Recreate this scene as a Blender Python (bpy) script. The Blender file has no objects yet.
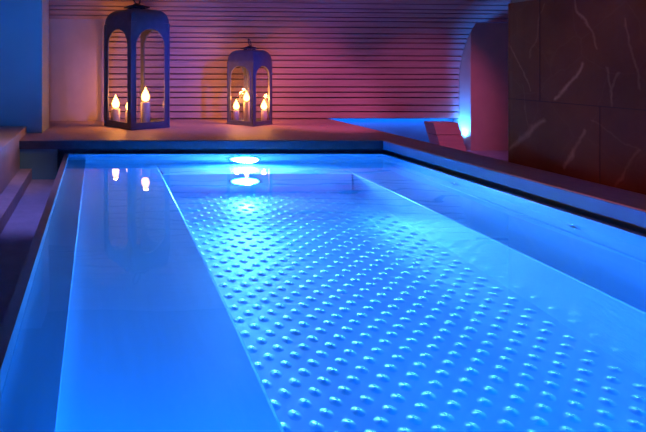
import bpy, bmesh, math, random
from mathutils import Vector, Matrix
random.seed(7)
C = bpy.context.scene.collection
S = bpy.context.scene
PI = math.pi

# ------------------------------------------------------------------ materials
def mat(name, col=(.5, .5, .5), rough=.5, metal=0.0, spec=.5, noise=0.0, nscale=20.0, bump=0.0, bscale=60.0, stretch=(1, 1, 1)):
    m = bpy.data.materials.new(name); m.use_nodes = True
    nt = m.node_tree; b = nt.nodes['Principled BSDF']
    b.inputs['Base Color'].default_value = (*col, 1); b.inputs['Roughness'].default_value = rough
    b.inputs['Metallic'].default_value = metal; b.inputs['Specular IOR Level'].default_value = spec
    tc = nt.nodes.new('ShaderNodeTexCoord'); mp = nt.nodes.new('ShaderNodeMapping')
    mp.inputs['Scale'].default_value = stretch
    nt.links.new(tc.outputs['Object'], mp.inputs['Vector'])
    if noise:
        n = nt.nodes.new('ShaderNodeTexNoise'); n.inputs['Scale'].default_value = nscale; n.inputs['Detail'].default_value = 5
        nt.links.new(mp.outputs[0], n.inputs['Vector'])
        r = nt.nodes.new('ShaderNodeValToRGB')
        r.color_ramp.elements[0].position = .3; r.color_ramp.elements[1].position = .7
        r.color_ramp.elements[0].color = (*[c * (1 - noise) for c in col], 1)
        r.color_ramp.elements[1].color = (*[min(1, c * (1 + noise)) for c in col], 1)
        nt.links.new(n.outputs['Fac'], r.inputs['Fac']); nt.links.new(r.outputs['Color'], b.inputs['Base Color'])
    if bump:
        n2 = nt.nodes.new('ShaderNodeTexNoise'); n2.inputs['Scale'].default_value = bscale; n2.inputs['Detail'].default_value = 3
        nt.links.new(mp.outputs[0], n2.inputs['Vector'])
        bp = nt.nodes.new('ShaderNodeBump'); bp.inputs['Strength'].default_value = bump; bp.inputs['Distance'].default_value = .004
        nt.links.new(n2.outputs['Fac'], bp.inputs['Height']); nt.links.new(bp.outputs['Normal'], b.inputs['Normal'])
    return m

def emit(name, col, strength):
    m = bpy.data.materials.new(name); m.use_nodes = True
    nt = m.node_tree; nt.nodes.clear()
    o = nt.nodes.new('ShaderNodeOutputMaterial'); e = nt.nodes.new('ShaderNodeEmission')
    e.inputs['Color'].default_value = (*col, 1); e.inputs['Strength'].default_value = strength
    nt.links.new(e.outputs[0], o.inputs['Surface']); return m

def water_material():
    m = bpy.data.materials.new('water'); m.use_nodes = True
    nt = m.node_tree; nt.nodes.clear()
    o = nt.nodes.new('ShaderNodeOutputMaterial'); g = nt.nodes.new('ShaderNodeBsdfRefraction')
    g.inputs['IOR'].default_value = 1.33; g.inputs['Roughness'].default_value = 0.0
    g.inputs['Color'].default_value = (.50, .92, 1, 1)
    gl = nt.nodes.new('ShaderNodeBsdfGlossy'); gl.inputs['Roughness'].default_value = 0.0
    fr = nt.nodes.new('ShaderNodeFresnel'); fr.inputs['IOR'].default_value = 1.33
    mx = nt.nodes.new('ShaderNodeMixShader')
    tc = nt.nodes.new('ShaderNodeTexCoord'); n = nt.nodes.new('ShaderNodeTexNoise')
    n.inputs['Scale'].default_value = 2.6; n.inputs['Detail'].default_value = 1.5
    bp = nt.nodes.new('ShaderNodeBump'); bp.inputs['Strength'].default_value = 1.0; bp.inputs['Distance'].default_value = .0022
    nt.links.new(tc.outputs['Object'], n.inputs['Vector']); nt.links.new(n.outputs['Fac'], bp.inputs['Height'])
    
    for q in (g, gl, fr): nt.links.new(bp.outputs['Normal'], q.inputs['Normal'])
    gl.inputs['Color'].default_value = (.6, .6, .6, 1)
    nt.links.new(fr.outputs[0], mx.inputs[0]); nt.links.new(g.outputs[0], mx.inputs[1]); nt.links.new(gl.outputs[0], mx.inputs[2])
    nt.links.new(mx.outputs[0], o.inputs['Surface'])
    return m

def pane_material():
    m = bpy.data.materials.new('lantern_glass'); m.use_nodes = True
    nt = m.node_tree; nt.nodes.clear()
    o = nt.nodes.new('ShaderNodeOutputMaterial'); t = nt.nodes.new('ShaderNodeBsdfTransparent'); g = nt.nodes.new('ShaderNodeBsdfGlossy')
    g.inputs['Roughness'].default_value = .03; t.inputs['Color'].default_value = (.96, .96, .96, 1)
    mx = nt.nodes.new('ShaderNodeMixShader'); mx.inputs[0].default_value = .045
    nt.links.new(t.outputs[0], mx.inputs[1]); nt.links.new(g.outputs[0], mx.inputs[2])
    nt.links.new(mx.outputs[0], o.inputs['Surface']); return m

def marble_material():
    """dark brown marble tiles: veins are strokes in the stone's own (y, z) plane plus a fine cloudy network"""
    m = mat('brown_marble', (.05, .022, .018), .6, spec=.03)
    nt = m.node_tree; b = nt.nodes['Principled BSDF']; N = nt.nodes; Lk = nt.links
    tc = N.new('ShaderNodeTexCoord'); nz = N.new('ShaderNodeTexNoise'); nz.inputs['Scale'].default_value = 9; nz.inputs['Detail'].default_value = 6
    Lk.new(tc.outputs['Object'], nz.inputs['Vector'])
    def vm(op, a, bb=None):
        n = N.new('ShaderNodeVectorMath'); n.operation = op
        for i, v in enumerate((a, bb)):
            if v is None: continue
            if isinstance(v, (tuple, list)): n.inputs[i].default_value = v
            else: Lk.new(v, n.inputs[i])
        return n
    def mt(op, a, bb=None, cl=False):
        n = N.new('ShaderNodeMath'); n.operation = op; n.use_clamp = cl
        for i, v in enumerate((a, bb)):
            if v is None: continue
            if isinstance(v, (int, float)): n.inputs[i].default_value = v
            else: Lk.new(v, n.inputs[i])
        return n.outputs[0]
    off = vm('SUBTRACT', nz.outputs['Color'], (.5, .5, .5)); sc = vm('MULTIPLY', off.outputs[0], (0, .075, .075))
    flat = vm('MULTIPLY', tc.outputs['Object'], (0, 1, 1))
    p = vm('ADD', flat.outputs[0], sc.outputs[0]).outputs[0]
    nb = N.new('ShaderNodeTexNoise'); nb.inputs['Scale'].default_value = 14; nb.inputs['Detail'].default_value = 4
    Lk.new(tc.outputs['Object'], nb.inputs['Vector'])
    total = None
    def wall(x, y):
        D = 560 * 1.76 / (x - 97.6); return (0, D, .5 - (y - 63.5) / 560 * D)
    segs = [((583, 65), (556, 100), .007, 1.0), ((574, 3), (599, 50), .004, .5), ((542, 118), (509, 151), .009, .75), ((586, 133), (563, 168), .007, .7),
            ((508, 40), (530, 90), .004, .45), ((607, 70), (612, 103), .004, .6), ((617, 74), (611, 90), .004, .5), ((622, 20), (640, 88), .004, .5),
            ((593, 120), (640, 150), .003, .25), ((520, 85), (530, 130), .003, .25), ((640, 150), (612, 190), .005, .35), ((545, 5), (530, 60), .003, .25)]
    for a, c, w, k in segs:
        A = Vector(wall(*a)); B = Vector(wall(*c)); d = B - A; L2 = d.length_squared
        pa = vm('SUBTRACT', p, tuple(A)).outputs[0]
        dt = vm('DOT_PRODUCT', pa, tuple(d / L2)).outputs['Value']
        t = mt('ADD', dt, 0.0, True)
        cl = N.new('ShaderNodeVectorMath'); cl.operation = 'SCALE'; cl.inputs[0].default_value = tuple(d); Lk.new(t, cl.inputs['Scale'])
        ds = vm('SUBTRACT', pa, cl.outputs[0]).outputs[0]
        ln = vm('LENGTH', ds).outputs['Value']
        s = mt('MULTIPLY', mt('SUBTRACT', 1.0, mt('DIVIDE', ln, w * 1.6), True), k)
        total = s if total is None else mt('MAXIMUM', total, s)
    total = mt('MULTIPLY', total, mt('MULTIPLY', nb.outputs['Fac'], 1.5, True))
    vo = N.new('ShaderNodeTexVoronoi'); vo.feature = 'DISTANCE_TO_EDGE'; vo.inputs['Scale'].default_value = 5
    pv = vm('ADD', tc.outputs['Object'], sc.outputs[0]).outputs[0]; Lk.new(pv, vo.inputs['Vector'])
    fine = mt('MULTIPLY', mt('SUBTRACT', 1.0, mt('DIVIDE', vo.outputs['Distance'], .02), True), .05)
    fac = mt('ADD', total, fine, True)
    rp = N.new('ShaderNodeValToRGB'); rp.color_ramp.elements[0].color = (.085, .02, .008, 1); rp.color_ramp.elements[1].color = (.30, .12, .08, 1)
    Lk.new(fac, rp.inputs['Fac'])
    cl2 = N.new('ShaderNodeTexNoise'); cl2.inputs['Scale'].default_value = 4; cl2.inputs['Detail'].default_value = 6; Lk.new(pv, cl2.inputs['Vector'])
    mx = N.new('ShaderNodeMix'); mx.data_type = 'RGBA'; mx.blend_type = 'MULTIPLY'; mx.inputs[0].default_value = .7
    Lk.new(rp.outputs['Color'], mx.inputs[6])
    rr = N.new('ShaderNodeValToRGB'); rr.color_ramp.elements[0].position = .3; rr.color_ramp.elements[0].color = (.35, .35, .35, 1); rr.color_ramp.elements[1].position = .7
    Lk.new(cl2.outputs['Fac'], rr.inputs['Fac']); Lk.new(rr.outputs['Color'], mx.inputs[7])
    Lk.new(mx.outputs[2], b.inputs['Base Color'])
    return m

M_steel = mat('pool_steel', (.62, .78, .86), .25, .72, noise=.03, nscale=5, bump=.05, bscale=30, stretch=(8, 1, 8))
M_rim = mat('rim_steel', (.45, .40, .38), .35, .7, noise=.1, nscale=20)
M_stone = mat('deck_stone', (.50, .32, .30), .55, noise=.08, nscale=30, bump=.1, bscale=120)
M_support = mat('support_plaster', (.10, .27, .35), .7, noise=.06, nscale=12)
M_bluelit = mat('painted_blue_light', (.05, .22, .34), .4, noise=.05, nscale=12)  # blue light put into the base colour, not a tile glaze
M_floor = mat('gutter_tile', (.42, .36, .42), .6, noise=.12, nscale=14, bump=.2, bscale=50)
M_ledge = mat('ledge_stone', (.45, .33, .33), .6, noise=.1, nscale=30)
M_plaster = mat('beige_plaster', (.55, .42, .36), .8, noise=.05, nscale=9, bump=.08, bscale=140)
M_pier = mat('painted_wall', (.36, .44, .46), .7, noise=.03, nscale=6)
M_slat = mat('slat_wood', (.40, .27, .26), .5, noise=.18, nscale=6, stretch=(.6, 18, 18))
M_back = mat('slat_backing', (.03, .02, .025), .9)
M_ceil = mat('ceiling_paint', (.09, .08, .09), .9)
M_marble = marble_material()
M_joint = mat('tile_joint', (.025, .012, .010), .9, spec=0)
M_wood = mat('headrest_wood', (.50, .33, .31), .5, noise=.12, nscale=8, stretch=(.6, 12, 12))
M_lan = mat('lantern_metal', (.15, .16, .20), .42, .4, noise=.1, nscale=25, bump=.06, bscale=90)
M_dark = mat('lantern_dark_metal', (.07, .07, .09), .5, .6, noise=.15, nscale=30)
M_wax = mat('candle_wax', (.86, .74, .58), .55, noise=.03, nscale=30)
M_wick = mat('wick', (.03, .02, .02), .9)
M_flame = emit('flame', (1, .46, .10), 13)
M_lampblue = emit('lamp_lens', (.05, .36, 1), 70)
M_lampwhite = emit('uplight_lens', (.55, .8, 1), 8)
M_chrome = mat('chrome', (.7, .72, .75), .18, 1)
M_hole = mat('jet_hole', (.02, .03, .05), .6)
M_water = water_material(); M_pane = pane_material()

# ------------------------------------------------------------------ mesh helpers
def box(bm, x0, x1, y0, y1, z0, z1):
    v = [bm.verts.new(p) for p in ((x0, y0, z0), (x1, y0, z0), (x1, y1, z0), (x0, y1, z0), (x0, y0, z1), (x1, y0, z1), (x1, y1, z1), (x0, y1, z1))]
    for f in ((3, 2, 1, 0), (4, 5, 6, 7), (0, 1, 5, 4), (1, 2, 6, 5), (2, 3, 7, 6), (3, 0, 4, 7)): bm.faces.new([v[i] for i in f])
    return v
def prism(bm, pts, z0, z1):
    a = [bm.verts.new((x, y, z0)) for x, y in pts]; b = [bm.verts.new((x, y, z1)) for x, y in pts]
    bm.faces.new(a[::-1]); bm.faces.new(b); n = len(pts)
    for i in range(n): bm.faces.new([a[i], a[(i + 1) % n], b[(i + 1) % n], b[i]])
def lathe(bm, prof, n=24, c=(0, 0, 0), axis='Z'):
    rings = []
    for r, h in prof:
        ring = []
        for k in range(n if r > 1e-6 else 1):
            a = 2 * PI * k / n; p = Vector((r * math.cos(a), r * math.sin(a), h))
            if axis == '-Y': p = Vector((p.x, -p.z, p.y))
            elif axis == '-X': p = Vector((-p.z, p.x, p.y))
            ring.append(bm.verts.new(p + Vector(c)))
        rings.append(ring)
    for a, b in zip(rings, rings[1:]):
        for k in range(n):
            if len(a) == 1 and len(b) == 1: continue
            if len(a) == 1: bm.faces.new([a[0], b[k], b[(k + 1) % n]])
            elif len(b) == 1: bm.faces.new([a[k], a[(k + 1) % n], b[0]])
            else: bm.faces.new([a[k], a[(k + 1) % n], b[(k + 1) % n], b[k]])
def torus(bm, R, r, M, n=28, m=10):
    g = [[bm.verts.new(M @ Vector(((R + r * math.cos(2 * PI * j / m)) * math.cos(2 * PI * i / n), (R + r * math.cos(2 * PI * j / m)) * math.sin(2 * PI * i / n), r * math.sin(2 * PI * j / m)))) for j in range(m)] for i in range(n)]
    for i in range(n):
        for j in range(m): bm.faces.new([g[i][j], g[(i + 1) % n][j], g[(i + 1) % n][(j + 1) % m], g[i][(j + 1) % m]])
def obj(name, bm, m, parent=None, smooth=False, bevel=0.0):
    bmesh.ops.recalc_face_normals(bm, faces=bm.faces)
    me = bpy.data.meshes.new(name); bm.to_mesh(me); bm.free(); me.materials.append(m)
    if smooth:
        for p in me.polygons: p.use_smooth = True
    o = bpy.data.objects.new(name, me); C.objects.link(o)
    if bevel:
        b = o.modifiers.new('bevel', 'BEVEL'); b.width = bevel; b.segments = 2; b.limit_method = 'ANGLE'
    if parent: o.parent = parent
    return o
def thing(name, label, cat, loc=(0, 0, 0), rz=0, group=None):
    o = bpy.data.objects.new(name, None); C.objects.link(o); o.location = loc; o.rotation_euler = (0, 0, rz)
    o.empty_display_size = .05
    o['label'] = label; o['category'] = cat
    if group: o['group'] = group
    return o
def tag(o, label, cat, kind=None):
    o['label'] = label; o['category'] = cat
    if kind: o['kind'] = kind
def struct(name, bm, m, label, cat, bevel=0.0):
    o = obj(name, bm, m, bevel=bevel); o['kind'] = 'structure'; o['label'] = label; o['category'] = cat; return o
def B(*a):
    bm = bmesh.new(); box(bm, *a); return bm

# ------------------------------------------------------------------ dimensions (metres; water level z=0)
DECK = .078; DB = .03; FL = -.14
XL, XR, YN, YF = -.158, 1.573, .30, 3.08     # pool water edges
BX0, BX1, LY = .322, 1.277, 2.80             # bench edges, far ledge edge
BZ, PZ = -.25, -.60                          # bench level, floor level
XM = 1.76                                    # marble wall plane

# ------------------------------------------------------------------ pool
pool = thing('plunge_pool', 'blue lit stainless steel plunge pool with benches and a dotted floor', 'pool', (.7, 1.69, PZ))
def pp(name, bm, m, label=None, smooth=False, bevel=0.0):
    bmesh.ops.translate(bm, verts=bm.verts, vec=-Vector(pool.location))
    o = obj(name, bm, m, pool, smooth, bevel)
    if label: o['label'] = label
    return o
T = .025
bm = bmesh.new()
box(bm, XL - T, XL, YN - T, YF + T, PZ - .03, .0015); pp('pool_wall', bm, M_rim)
bm = bmesh.new(); box(bm, XR, XR + T, YN - T, YF + T, PZ - .03, .0015); pp('pool_wall', bm, M_steel)
bm = bmesh.new(); box(bm, XL, XR, YF, YF + T, PZ - .03, .0015); pp('pool_wall', bm, M_steel)
bm = bmesh.new(); box(bm, XL, XR, YN - T, YN, PZ - .03, .0015); pp('pool_wall', bm, M_steel)
pp('bench', B(XL, BX0, YN, YF, PZ - .03, BZ), M_steel, 'wide smooth bench along the left side', bevel=.008)
pp('bench', B(BX1, XR, YN, YF, PZ - .03, BZ), M_steel, 'smooth bench along the right side', bevel=.008)
pp('step_ledge', B(BX0, BX1, LY, YF, PZ - .03, BZ), M_steel, bevel=.008)
pp('overflow_lip', B(XL, -.062, YN, YF, -.097, -.085), M_steel, bevel=.002)
bm = bmesh.new()
box(bm, BX0, BX1, YN, LY, PZ - .03, PZ)
R, HD = .0165, .0052
row = 0; y = YN + .02
while y < LY - .012:
    x = BX0 + .02 + (.018 if 0 else 0) + (.036 if row % 2 else 0)
    while x < BX1 - .012:
        prof = [(R * q, .0001 + HD * math.exp(-(q * 2.35) ** 2 / 2) - HD * .06 * q) for q in (1, .84, .68, .54, .40, .26, .13, 0)]
        lathe(bm, prof, 12, (x, y, PZ)); x += .072
    row += 1; y += .033
pf = pp('dotted_floor', bm, M_steel, 'embossed floor of raised round dots')
for p in pf.data.polygons:
    p.use_smooth = p.area < .0004
bm = bmesh.new(); box(bm, XL - .002, XR + .002, YN - .002, YF + .002, PZ - .015, 0)
w = obj('water', bm, M_water); tag(w, 'still blue glowing water filling the steel plunge pool', 'water', 'stuff')

def pool_light(label, loc, r=.065):
    t = thing('underwater_light', label, 'pool light', loc, 0, 'underwater lights at the far end of the pool')
    bm = bmesh.new(); lathe(bm, [(r, 0), (r, .006), (r * .92, .010), (r * .82, .008), (r * .82, .0)], 32, axis='-Y'); obj('bezel', bm, M_chrome, t, True)
    bm = bmesh.new(); lathe(bm, [(r * .8, .002), (r * .7, .008), (r * .4, .012), (0, .013)], 32, axis='-Y'); obj('lens', bm, M_lampblue, t, True)
    return t
pool_light('round bright underwater light in the end wall above the step ledge', (.805, YF, -.14), .095)
pool_light('round bright underwater light in the riser below the step ledge', (.737, LY, -.40), .085)
def jet(label, y, z):
    t = thing('jet_nozzle', label, 'jet', (XR, y, z), 0, 'massage jets in the right pool wall')
    bm = bmesh.new(); lathe(bm, [(.026, 0), (.026, .004), (.020, .008), (.014, .006), (.014, .001)], 20, axis='-X'); obj('bezel', bm, M_chrome, t, True)
    bm = bmesh.new(); lathe(bm, [(.0135, .001), (.008, .003), (0, .0035)], 16, axis='-X'); obj('nozzle', bm, M_hole, t, True)
jet('small round jet in the right pool wall, nearer the far corner', 2.465, -.15)
jet('small round jet in the right pool wall, nearer the viewer', 1.845, -.16)

# ------------------------------------------------------------------ deck, gutter, floor
bm = bmesh.new()
prism(bm, [(-.43, YF), (-.43, 3.4), (-.337, 3.4), (-.323, 3.72), (-.6, 3.72), (-.6, 4.12), (.06, 4.12), (.06, 4.315), (1.77, 4.315), (1.77, -1.2), (XR, -1.2), (XR, YF)][::-1], DB, DECK)
struct('pool_deck', bm, M_stone, 'reddish stone deck ledge around the far end and right side of the pool', 'deck', .003)
struct('trim_2', B(XR - .006, XR, -1.2, YF, DB, DECK - .004), M_bluelit, 'facing strip on the right edge of the deck, coloured as if lit blue', 'edge strip')  # the pool's blue glow on the deck edge is painted into this strip
struct('trim_3', B(-.43, XR, YF - .006, YF, DB, DECK - .004), M_dark, 'facing strip on the far edge of the deck, coloured dark as if shaded', 'edge strip')  # dark material stands in for the shade on the far deck edge
bm = bmesh.new()
box(bm, -.43, -.222, YF + .012, YF + .4, FL, DB); box(bm, -.222, 1.69, YF + .11, YF + .17, FL, DB); box(bm, 1.69, 1.75, -1.2, YF + .17, FL, DB); box(bm, -.55, 1.75, 4.15, 4.25, FL, DB)
box(bm, 1.70, 1.75, YF + .17, 4.15, FL, DB)
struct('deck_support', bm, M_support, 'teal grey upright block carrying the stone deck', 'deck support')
bm = bmesh.new()
for a in ((-.95, XL - T - .003, -1.2, 4.3), (XR + T + .003, 3.25, -1.2, 4.3), (XL - T - .003, XR + T + .003, YF + T + .003, 4.3), (XL - T - .003, XR + T + .003, -1.2, YN - T - .003)):
    box(bm, a[0], a[1], a[2], a[3], -.7, FL)
struct('floor', bm, M_floor, 'purple tinted tiled gutter floor beside the left pool rim', 'floor')
struct('trim_1', B(-.43, -.362, -1.2, YF + .012, FL, -.08), M_ledge, 'low purple stone kerb along the left wall', 'kerb', .003)

# ------------------------------------------------------------------ walls
ZC = 1.13
bm = bmesh.new(); prism(bm, [(-.95, 3.4), (-.337, 3.4), (-.323, 3.72), (-.95, 3.72)], FL, ZC)
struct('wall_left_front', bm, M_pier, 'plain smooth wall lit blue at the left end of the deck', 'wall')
struct('wall_left_low', B(-.95, -.43, -1.2, 3.4, FL, .12), M_plaster, 'low tan wall beside the gutter at the far left', 'wall', .004)
struct('wall_left', B(-1.0, -.95, -1.2, 4.36, FL, ZC), M_plaster, 'plain side wall behind the left wall', 'wall')
def vault(s, u):
    """profile of the slatted wall: s = arc parameter in metres from the deck, u = 0 left end .. 1 right end"""
    z0 = .45 + (.365 - .45) * u
    a, b = .70, .64
    if s < z0 - FL: return 4.26, FL + s
    t = min((s - (z0 - FL)) / 1.05, 1) * PI / 2
    return 4.26 - a * (1 - math.cos(t)), z0 + b * math.sin(t)
def boards(bm, X0, X1, s0, s1, th):
    def P(x, s):
        u = (x - .06) / 2.68
        y, z = vault(s, u); y2, z2 = vault(s + .002, u)
        d = Vector((0, y2 - y, z2 - z)).normalized(); n = Vector((0, -d.z, d.y))
        p = Vector((x, y, z)); return p, p + n * th
    a = [P(X0, s0), P(X1, s0), P(X1, s1), P(X0, s1)]
    v = [bm.verts.new(q[0]) for q in a] + [bm.verts.new(q[1]) for q in a]
    for f in ((0, 1, 2, 3), (7, 6, 5, 4), (0, 4, 5, 1), (1, 5, 6, 2), (2, 6, 7, 3), (3, 7, 4, 0)): bm.faces.new([v[i] for i in f])
bm = bmesh.new(); bb = bmesh.new()
s = .222
while s < 1.6:
    h = random.choice((.040, .050, .052, .058, .060))
    full = vault(s, 1)[0] < 4.12 and vault(s, 0)[0] < 4.13
    X0, X1 = (-.85, 3.2) if full else (.06, 2.74)
    boards(bm, X0, X1, s + .0042, s + h - .0042, .018)
    boards(bb, X0, X1, s, s + h, -.02)
    s += h
wb = struct('wall_back', bm, M_slat, 'horizontal wooden slat wall curving forward into the ceiling behind the lanterns', 'wall', .0025)
o = obj('backing', bb, M_back, wb)
struct('wall_back_lower', B(-.6, 2.745, 4.32, 4.36, FL, .2), M_bluelit, 'plain low wall strip under the slats, coloured as if lit blue', 'wall')  # blue base colour strengthens the blue light on this wall
struct('pillar_left', B(-.9, .06, 4.12, 4.3, FL, .885), M_plaster, 'plain beige wall panel behind the larger lantern', 'wall panel')
struct('pillar_right', B(2.745, 3.2, 4.12, 4.36, FL, .80), M_plaster, 'plain beige wall panel between the slats and the marble', 'wall panel')
wr = struct('wall_right', B(XM, XM + .06, -1.2, 2.40, DECK, .757), M_marble, 'dark brown marble tiled wall with pale veins beside the pool', 'wall')
bm = bmesh.new()
def jy(x): return 560 * XM / (x - 97.6)
box(bm, XM - .0012, XM, -1.2, 2.40, .3485, .3515)
for x in (540, 700): box(bm, XM - .0012, XM, jy(x) - .0012, jy(x) + .0012, .3515, .757)
for x in (600,): box(bm, XM - .0012, XM, jy(x) - .001, jy(x) + .001, DECK, .3485)
obj('joint', bm, M_joint, wr)
struct('wall_right_upper', B(XM + .01, XM + .06, -1.2, 2.40, .757, ZC), M_ceil, 'plain strip above the marble tiles', 'wall')
struct('wall_right_rear', B(XM + .06, 3.25, 2.34, 2.40, FL, ZC), M_plaster, 'plain wall behind the marble', 'wall')
struct('wall_right_end', B(3.2, 3.25, 2.40, 4.3, FL, ZC), M_plaster, 'plain end wall right of the slats', 'wall')
struct('wall_front', B(-.95, 3.25, -1.26, -1.2, FL, ZC), M_plaster, 'plain wall behind the viewer', 'wall')
bm = bmesh.new()
v = [bm.verts.new(p) for p in ((-.95, 3.58, 1.115), (3.25, 3.58, .985), (3.25, -1.2, .985), (-.95, -1.2, 1.115), (-.95, 3.58, 1.165), (3.25, 3.58, 1.035), (3.25, -1.2, 1.035), (-.95, -1.2, 1.165))]
for f in ((0, 1, 2, 3), (7, 6, 5, 4), (0, 4, 5, 1), (1, 5, 6, 2), (2, 6, 7, 3), (3, 7, 4, 0)): bm.faces.new([v[i] for i in f])
struct('ceiling', bm, M_ceil, 'dark plain ceiling above the pool', 'ceiling')

# ------------------------------------------------------------------ leaning wooden box + uplight on the lower floor at right
t = thing('wooden_headrest', 'leaning pinkish wooden block against the slats behind the right end of the deck', 'headrest', (2.50, 3.97, FL))
bm = bmesh.new()
def lean(z0, z1):
    bm = bmesh.new()
    def sx(z): return -(z) * .22
    w, d = .088, .06
    a = [bm.verts.new((sx(z) + q * w, e * d + z * .15, z)) for z in (z0, z1) for q, e in ((-1, -1), (1, -1), (1, 1), (-1, 1))]
    for f in ((3, 2, 1, 0), (4, 5, 6, 7), (0, 1, 5, 4), (1, 2, 6, 5), (2, 3, 7, 6), (3, 0, 4, 7)): bm.faces.new([a[i] for i in f])
    return bm
obj('board', lean(0, .137), M_wood, t, bevel=.004); obj('board', lean(.140, .222), M_wood, t, bevel=.004)
t = thing('floor_uplight', 'small glowing blue white uplight at the foot of the beige panel', 'lamp', (2.69, 4.19, FL))
bm = bmesh.new(); lathe(bm, [(0, 0), (.03, 0), (.034, .02), (.034, .06), (.028, .066), (.028, .058)], 20); obj('housing', bm, M_dark, t, True)
bm = bmesh.new(); lathe(bm, [(.028, .058), (.02, .064), (0, .066)], 20); obj('lens', bm, M_lampwhite, t, True)

# ------------------------------------------------------------------ lanterns
def face_panel(w, H, mx, zb, arch_top, th):
    """upright sheet in the x-z plane with a round-topped opening; outer face at y=0"""
    r = w / 2 - mx; zs = arch_top - r
    inner = [(-r, zb), (-r, zb + (zs - zb) * .5)]
    n = 16
    inner += [(-r * math.cos(PI * k / n), zs + r * math.sin(PI * k / n)) for k in range(n + 1)]
    inner += [(r, zb + (zs - zb) * .5), (r, zb)]
    outer = [(-w / 2, 0), (-w / 2, inner[1][1])]
    for k in range(n + 1):
        a = PI * k / n; c, s_ = -math.cos(a), math.sin(a)
        tx = (w / 2) / abs(c) if abs(c) > 1e-6 else 1e9; tz = (H - zs) / s_ if s_ > 1e-6 else 1e9
        q = min(tx, tz); outer.append((c * q, zs + s_ * q))
    outer += [(w / 2, inner[1][1]), (w / 2, 0)]
    bm = bmesh.new(); N = len(inner)
    I0 = [bm.verts.new((x, 0, z)) for x, z in inner]; O0 = [bm.verts.new((x, 0, z)) for x, z in outer]
    I1 = [bm.verts.new((x, th, z)) for x, z in inner]; O1 = [bm.verts.new((x, th, z)) for x, z in outer]
    for k in range(N):
        j = (k + 1) % N
        bm.faces.new([O0[k], O0[j], I0[j], I0[k]]); bm.faces.new([O1[k], I1[k], I1[j], O1[j]])
        bm.faces.new([I0[k], I0[j], I1[j], I1[k]]); bm.faces.new([O0[k], O1[k], O1[j], O0[j]])
    g = bmesh.new(); gv = [g.verts.new((x, th * .4, z)) for x, z in inner] ; g.faces.new(gv)
    gb = [g.verts.new((x, th * .8, z)) for x, z in inner]; g.faces.new(gb[::-1])
    for k in range(N): g.faces.new([gv[k], gv[(k + 1) % N], gb[(k + 1) % N], gb[k]])
    # thin rolled rim around the opening
    rm = bmesh.new(); rr = .0035 * (w / .3) ** .5; rings = []
    for k, (x, z) in enumerate(inner):
        x0, z0 = inner[max(k - 1, 0)]; x1, z1 = inner[min(k + 1, N - 1)]
        tdir = Vector((x1 - x0, 0, z1 - z0)).normalized(); nn = Vector((tdir.z, 0, -tdir.x))
        rings.append([rm.verts.new(Vector((x, 0, z)) + nn * rr * math.cos(q * PI / 3) + Vector((0, 1, 0)) * rr * math.sin(q * PI / 3)) for q in range(6)])
    for a, b in zip(rings, rings[1:]):
        for q in range(6): rm.faces.new([a[q], a[(q + 1) % 6], b[(q + 1) % 6], b[q]])
    return bm, g, rm
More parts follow.
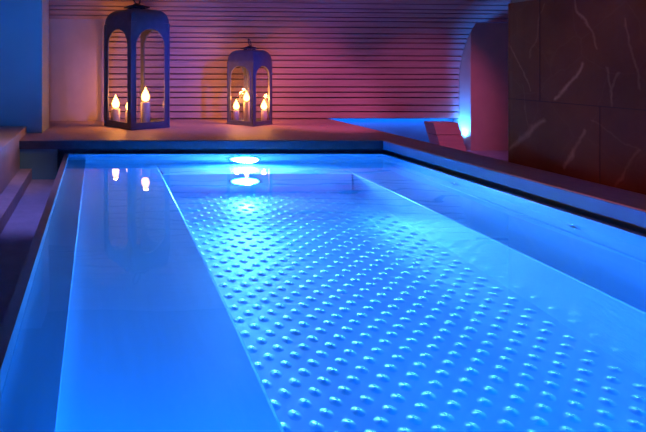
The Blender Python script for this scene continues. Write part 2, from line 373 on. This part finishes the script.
def lantern(label, loc, ang, s, H, top, mx, zb, arch, door=False):
    """loc = front corner on the deck; ang = direction of the right-hand front side"""
    t = thing('lantern', label, 'lantern', loc, ang)
    h = s / 2; k = s / .3
    bm = bmesh.new(); box(bm, -.006, s + .006, -.006, s + .006, 0, .012 * k); obj('base', bm, M_lan, t, bevel=.002)
    th = .006
    ends = [((h, 0), 0), ((s, h), PI / 2), ((h, s), PI), ((0, h), -PI / 2)]
    for i, ((cx, cy), a) in enumerate(ends):
        bm, g, rm = face_panel(s, H, mx, zb, arch, th)
        M = Matrix.Translation((cx, cy, .012 * k)) @ Matrix.Rotation(a, 4, 'Z')
        if door and i == 2:
            # the leaf of this side stands open, hinged at the left corner
            hinge = Vector((0.0, s, .02))
            M = Matrix.Translation(hinge) @ Matrix.Rotation(math.radians(door), 4, 'Z') @ Matrix.Translation((s / 2 - .004, 0, 0)) @ Matrix.Diagonal((.96, 1, .985, 1))
            g2 = g; bm2 = bm
            bmesh.ops.transform(bm, matrix=M, verts=bm.verts); d = obj('door', bm, M_dark, t, bevel=.001)
            bmesh.ops.transform(g, matrix=M, verts=g.verts); obj('glass_pane', g, M_pane, d)
            rm.free(); continue
        for b_ in (bm, g, rm): bmesh.ops.transform(b_, matrix=M, verts=b_.verts)
        f = obj('side_panel', bm, M_lan, t); obj('glass_pane', g, M_pane, f); obj('opening_rim', rm, M_lan, f, True)
    pw = .011 * k
    for x, y in ((0, 0), (s, 0), (s, s), (0, s)):
        obj('corner_post', B(x - pw * .45, x + pw * .45, y - pw * .45, y + pw * .45, .008, H + .01), M_lan, t, bevel=.003)
    # cushion-shaped four-sided roof
    bm = bmesh.new(); rings = []
    n = 12; tz = top - H - .012 * k
    for i in range(n + 1):
        q = i / n * PI / 2; hw = h * (.50 + .50 * math.cos(q) ** .9) if i < n else h * .50; z = H + .012 * k + tz * math.sin(q) ** .95
        ring = []
        m = 8
        cor = [(-1, -1), (1, -1), (1, 1), (-1, 1)]
        for e in range(4):
            ax, ay = cor[e]; bx, by = cor[(e + 1) % 4]
            for j in range(m):
                x = ax + (bx - ax) * j / m; y = ay + (by - ay) * j / m
                ring.append(bm.verts.new((h + x * hw, h + y * hw, z)))
        rings.append(ring)
    L = len(rings[0])
    for a, b in zip(rings, rings[1:]):
        for j in range(L): bm.faces.new([a[j], a[(j + 1) % L], b[(j + 1) % L], b[j]])
    bm.faces.new(rings[-1])
    ro = obj('roof', bm, M_lan, t); sm = ro.modifiers.new('solid', 'SOLIDIFY'); sm.thickness = .005; sm.offset = -1
    # pierced collar, scalloped cap and carrying ring
    cz = top; kk = s / .305
    for q in range(8):
        a = q * PI / 4; x, y = h + .052 * kk * math.cos(a), h + .052 * kk * math.sin(a)
        bm = bmesh.new(); lathe(bm, [(0, 0), (.006 * kk, 0), (.006 * kk, .016 * kk), (0, .016 * kk)], 8, (x, y, cz - .002))
        obj('cap_stud', bm, M_dark, t)
    bm = bmesh.new(); n = 48; R1 = .082 * kk; rr = []
    for q in range(n):
        a = 2 * PI * q / n; r_ = R1 * (1 + .08 * math.cos(8 * a)); rr.append((r_ * math.cos(a), r_ * math.sin(a)))
    prof = [(1, .012), (1.0, .018), (.72, .026), (.35, .034), (.12, .044)]
    rings = [[bm.verts.new((h + x * p, h + y * p, cz + z * kk)) for x, y in rr] for p, z in prof]
    for a, b in zip(rings, rings[1:]):
        for q in range(n): bm.faces.new([a[q], a[(q + 1) % n], b[(q + 1) % n], b[q]])
    bm.faces.new(rings[0][::-1]); bm.faces.new(rings[-1]); cap = obj('cap', bm, M_dark, t)
    bm = bmesh.new(); torus(bm, .038 * kk, .005 * kk, Matrix.Translation((h, h, cz + (.044 + .03) * kk)) @ Matrix.Rotation(.35, 4, 'Z') @ Matrix.Rotation(PI / 2 - .25, 4, 'X')); obj('carrying_ring', bm, M_dark, t, True)
    return t
PXP = {}
def deckpt(x, y):
    D = 560 * (.5 - DECK) / (y - 63.5); return ((x - 97.6) / 560 * D, D)
L1 = (.212, 3.538); A1 = math.radians(32)
L2 = (1.043, 3.751); A2 = math.radians(39)
lantern('large grey metal lantern with arched glass sides near the left wall', (L1[0], L1[1], DECK), A1, .305, .675, .78, .036, .03, .635, door=58)
lantern('small grey metal lantern with arched glass sides nearer the middle of the deck', (L2[0], L2[1], DECK), A2, .213, .425, .515, .024, .022, .398)

def candle(label, x, y, base, r, h, group, power, fl=1.0):
    t = thing('candle', label, 'candle', (x, y, base), 0, group)
    bm = bmesh.new(); lathe(bm, [(0, 0), (r, 0), (r, h - .004), (r * .93, h), (r * .7, h - .003), (0, h - .006)], 28); obj('wax', bm, M_wax, t, True)
    bm = bmesh.new(); lathe(bm, [(0, h - .008), (.0018, h - .008), (.0016, h + .008), (0, h + .009)], 8); obj('wick', bm, M_wick, t)
    bm = bmesh.new(); f = fl
    lathe(bm, [(0, h + .003), (.012 * f, h + .010), (.0165 * f, h + .020 * f), (.012 * f, h + .034 * f), (.005 * f, h + .048 * f), (0, h + .060 * f)], 14); obj('flame', bm, M_flame, t, True)
    l = bpy.data.lights.new('candle_light', 'POINT'); l.energy = power; l.color = (1, .32, .07); l.shadow_soft_size = .014
    lo = bpy.data.objects.new('candle_light', l); C.objects.link(lo); lo.location = (x, y, base + h + .085)
def inl(L, A, s, a, b):
    return (L[0] + math.cos(A) * a * s - math.sin(A) * b * s, L[1] + math.sin(A) * a * s + math.cos(A) * b * s)
cb = DECK + .0125
CP = 3.3
def at(x, D): return ((x - 97.6) / 560 * D, D)
g1 = 'candles in the large lantern'; g2 = 'candles in the small lantern'
x, y = at(145.5, 3.70); candle('tall cream pillar candle in the large lantern, right of its corner post', x, y, cb, .031, .155, g1, CP, 1.7)
x, y = inl(L1, A1, 1, .05, .25); candle('cream candle at the left side of the large lantern', x, y, cb, .030, .105, g1, CP, 1.6)
x, y = at(129.5, 3.80); candle('short cream candle half hidden by the corner post of the large lantern', x, y, cb, .028, .085, g1, CP, 1.6)
x, y = at(246.5, 3.87); candle('tall cream candle in the middle of the small lantern', x, y, cb, .020, .145, g2, CP * .5, 1.3)
x, y = inl(L2, A2, 1, .035, .165); candle('short cream candle at the left side of the small lantern', x, y, cb, .020, .085, g2, CP * .5, 1.3)
x, y = inl(L2, A2, 1, .172, .035); candle('short cream candle at the right side of the small lantern', x, y, cb, .020, .085, g2, CP * .5, 1.3)

# ------------------------------------------------------------------ lights of the place and added fill lights
def light(name, typ, loc, energy, col, size=.05, to=None, cone=None, blend=.3):
    l = bpy.data.lights.new(name, typ); l.energy = energy; l.color = col; l.shadow_soft_size = size
    o = bpy.data.objects.new(name, l); C.objects.link(o); o.location = loc
    if typ == 'SPOT':
        l.spot_size = math.radians(cone); l.spot_blend = blend
        o.rotation_euler = (Vector(to) - Vector(loc)).to_track_quat('-Z', 'Y').to_euler()
    return o
BLUE = (.0002, .21, 1.0)
light('underwater_lamp', 'SPOT', (.805, YF - .03, -.06), 140, (0, .175, 1), .03, to=(.742, 1, -.35), cone=170)
light('underwater_white_lamp', 'SPOT', (.805, YF - .03, -.125), 34, (.75, .84, 1), .07, to=(.742, 1, -.35), cone=165)
light('riser_lamp', 'SPOT', (.737, LY - .03, -.40), 7, (.5, .8, 1), .03, to=(.737, 1, -.40), cone=158, blend=.05)
for x in (.1, 1.4): light('near_pool_fill', 'SPOT', (x, YN + .05, -.04), 215, (0, .175, 1), .05, to=(.8, 1.8, -.75), cone=120, blend=.6)  # added unseen fills, bring blue light to the near half of the pool
light('right_pool_fill', 'SPOT', (XR - .02, 1.45, -.10), 150, (.14, .32, 1), .05, to=(.12, 1.5, -.25), cone=34, blend=1)  # added out of view, makes the pale patch on the left bench
light('uplight_lamp', 'SPOT', (2.69, 4.19, FL + .08), 45, (.02, .2, 1), .02, to=(2.95, 4.15, .35), cone=84, blend=.6)
la = bpy.data.lights.new('strip_light', 'AREA'); la.shape = 'RECTANGLE'; la.size = .95; la.size_y = .02; la.energy = 1.4; la.color = (0, .2, 1)
lo = bpy.data.objects.new('strip_light', la); C.objects.link(lo); lo.location = (2.26, 4.285, .075); lo.rotation_euler = (math.radians(18), 0, 0)
light('lantern_fill', 'SPOT', (1.5, 2.3, .95), 120, (.01, .07, 1), .05, to=(.72, 3.7, .42), cone=40, blend=.9)  # added blue fill for the lantern faces, no fitting modelled
light('vault_fill', 'SPOT', (1.3, 2.7, .75), 6, (0, .04, 1), .05, to=(1.3, 3.95, .95), cone=80, blend=.9)  # added blue fill for the upper slats
light('kerb_fill', 'SPOT', (-.1, 2.3, .8), 9, (1, .5, .16), .04, to=(-.47, 2.9, .0), cone=34, blend=.9)  # added warm fill for the low left wall and kerb
light('gutter_fill', 'SPOT', (-.2, 1.9, .97), 45, (.22, .22, 1), .05, to=(-.34, 2.5, -.14), cone=46, blend=.9)  # added violet fill over the gutter
for x, e in ((.8, 9), (1.55, 60), (2.4, 36)): light('slat_fill', 'SPOT', (x, 2.7, .95), e, (1, .17, .56), .05, to=(x, 4.26, .06), cone=48, blend=.8)  # added pink fills on the slats, not real ceiling fittings
light('marble_fill', 'SPOT', (-.3, 1.2, .25), 60, (1, .24, .10), .05, to=(1.76, 1.75, .46), cone=46, blend=.9)  # added unseen warm fill for the marble, not a real wall fitting
light('left_wall_fill', 'SPOT', (-.2, 1.4, .97), 40, (0, .2, 1), .05, to=(-.50, 3.4, .62), cone=34, blend=.8)  # added blue fill for the plain wall at the left

W = bpy.data.worlds.new('World'); S.world = W; W.use_nodes = True
W.node_tree.nodes['Background'].inputs[0].default_value = (.05, .05, .3, 1); W.node_tree.nodes['Background'].inputs[1].default_value = .3

# ------------------------------------------------------------------ camera
cd = bpy.data.cameras.new('camera'); co = bpy.data.objects.new('camera', cd); C.objects.link(co)
co.location = (0, 0, .5); co.rotation_euler = (PI / 2, 0, 0)
cd.sensor_width = 36; cd.sensor_fit = 'HORIZONTAL'; cd.lens = 560 / 646 * 36
cd.shift_x = (323 - 97.6) / 646; cd.shift_y = -(216 - 63.5) / 646
cd.clip_start = .01
S.camera = co
S.view_settings.view_transform = 'Standard'; S.view_settings.look = 'None'; S.view_settings.gamma = 1; S.view_settings.use_curve_mapping = False
S.view_settings.exposure = 0
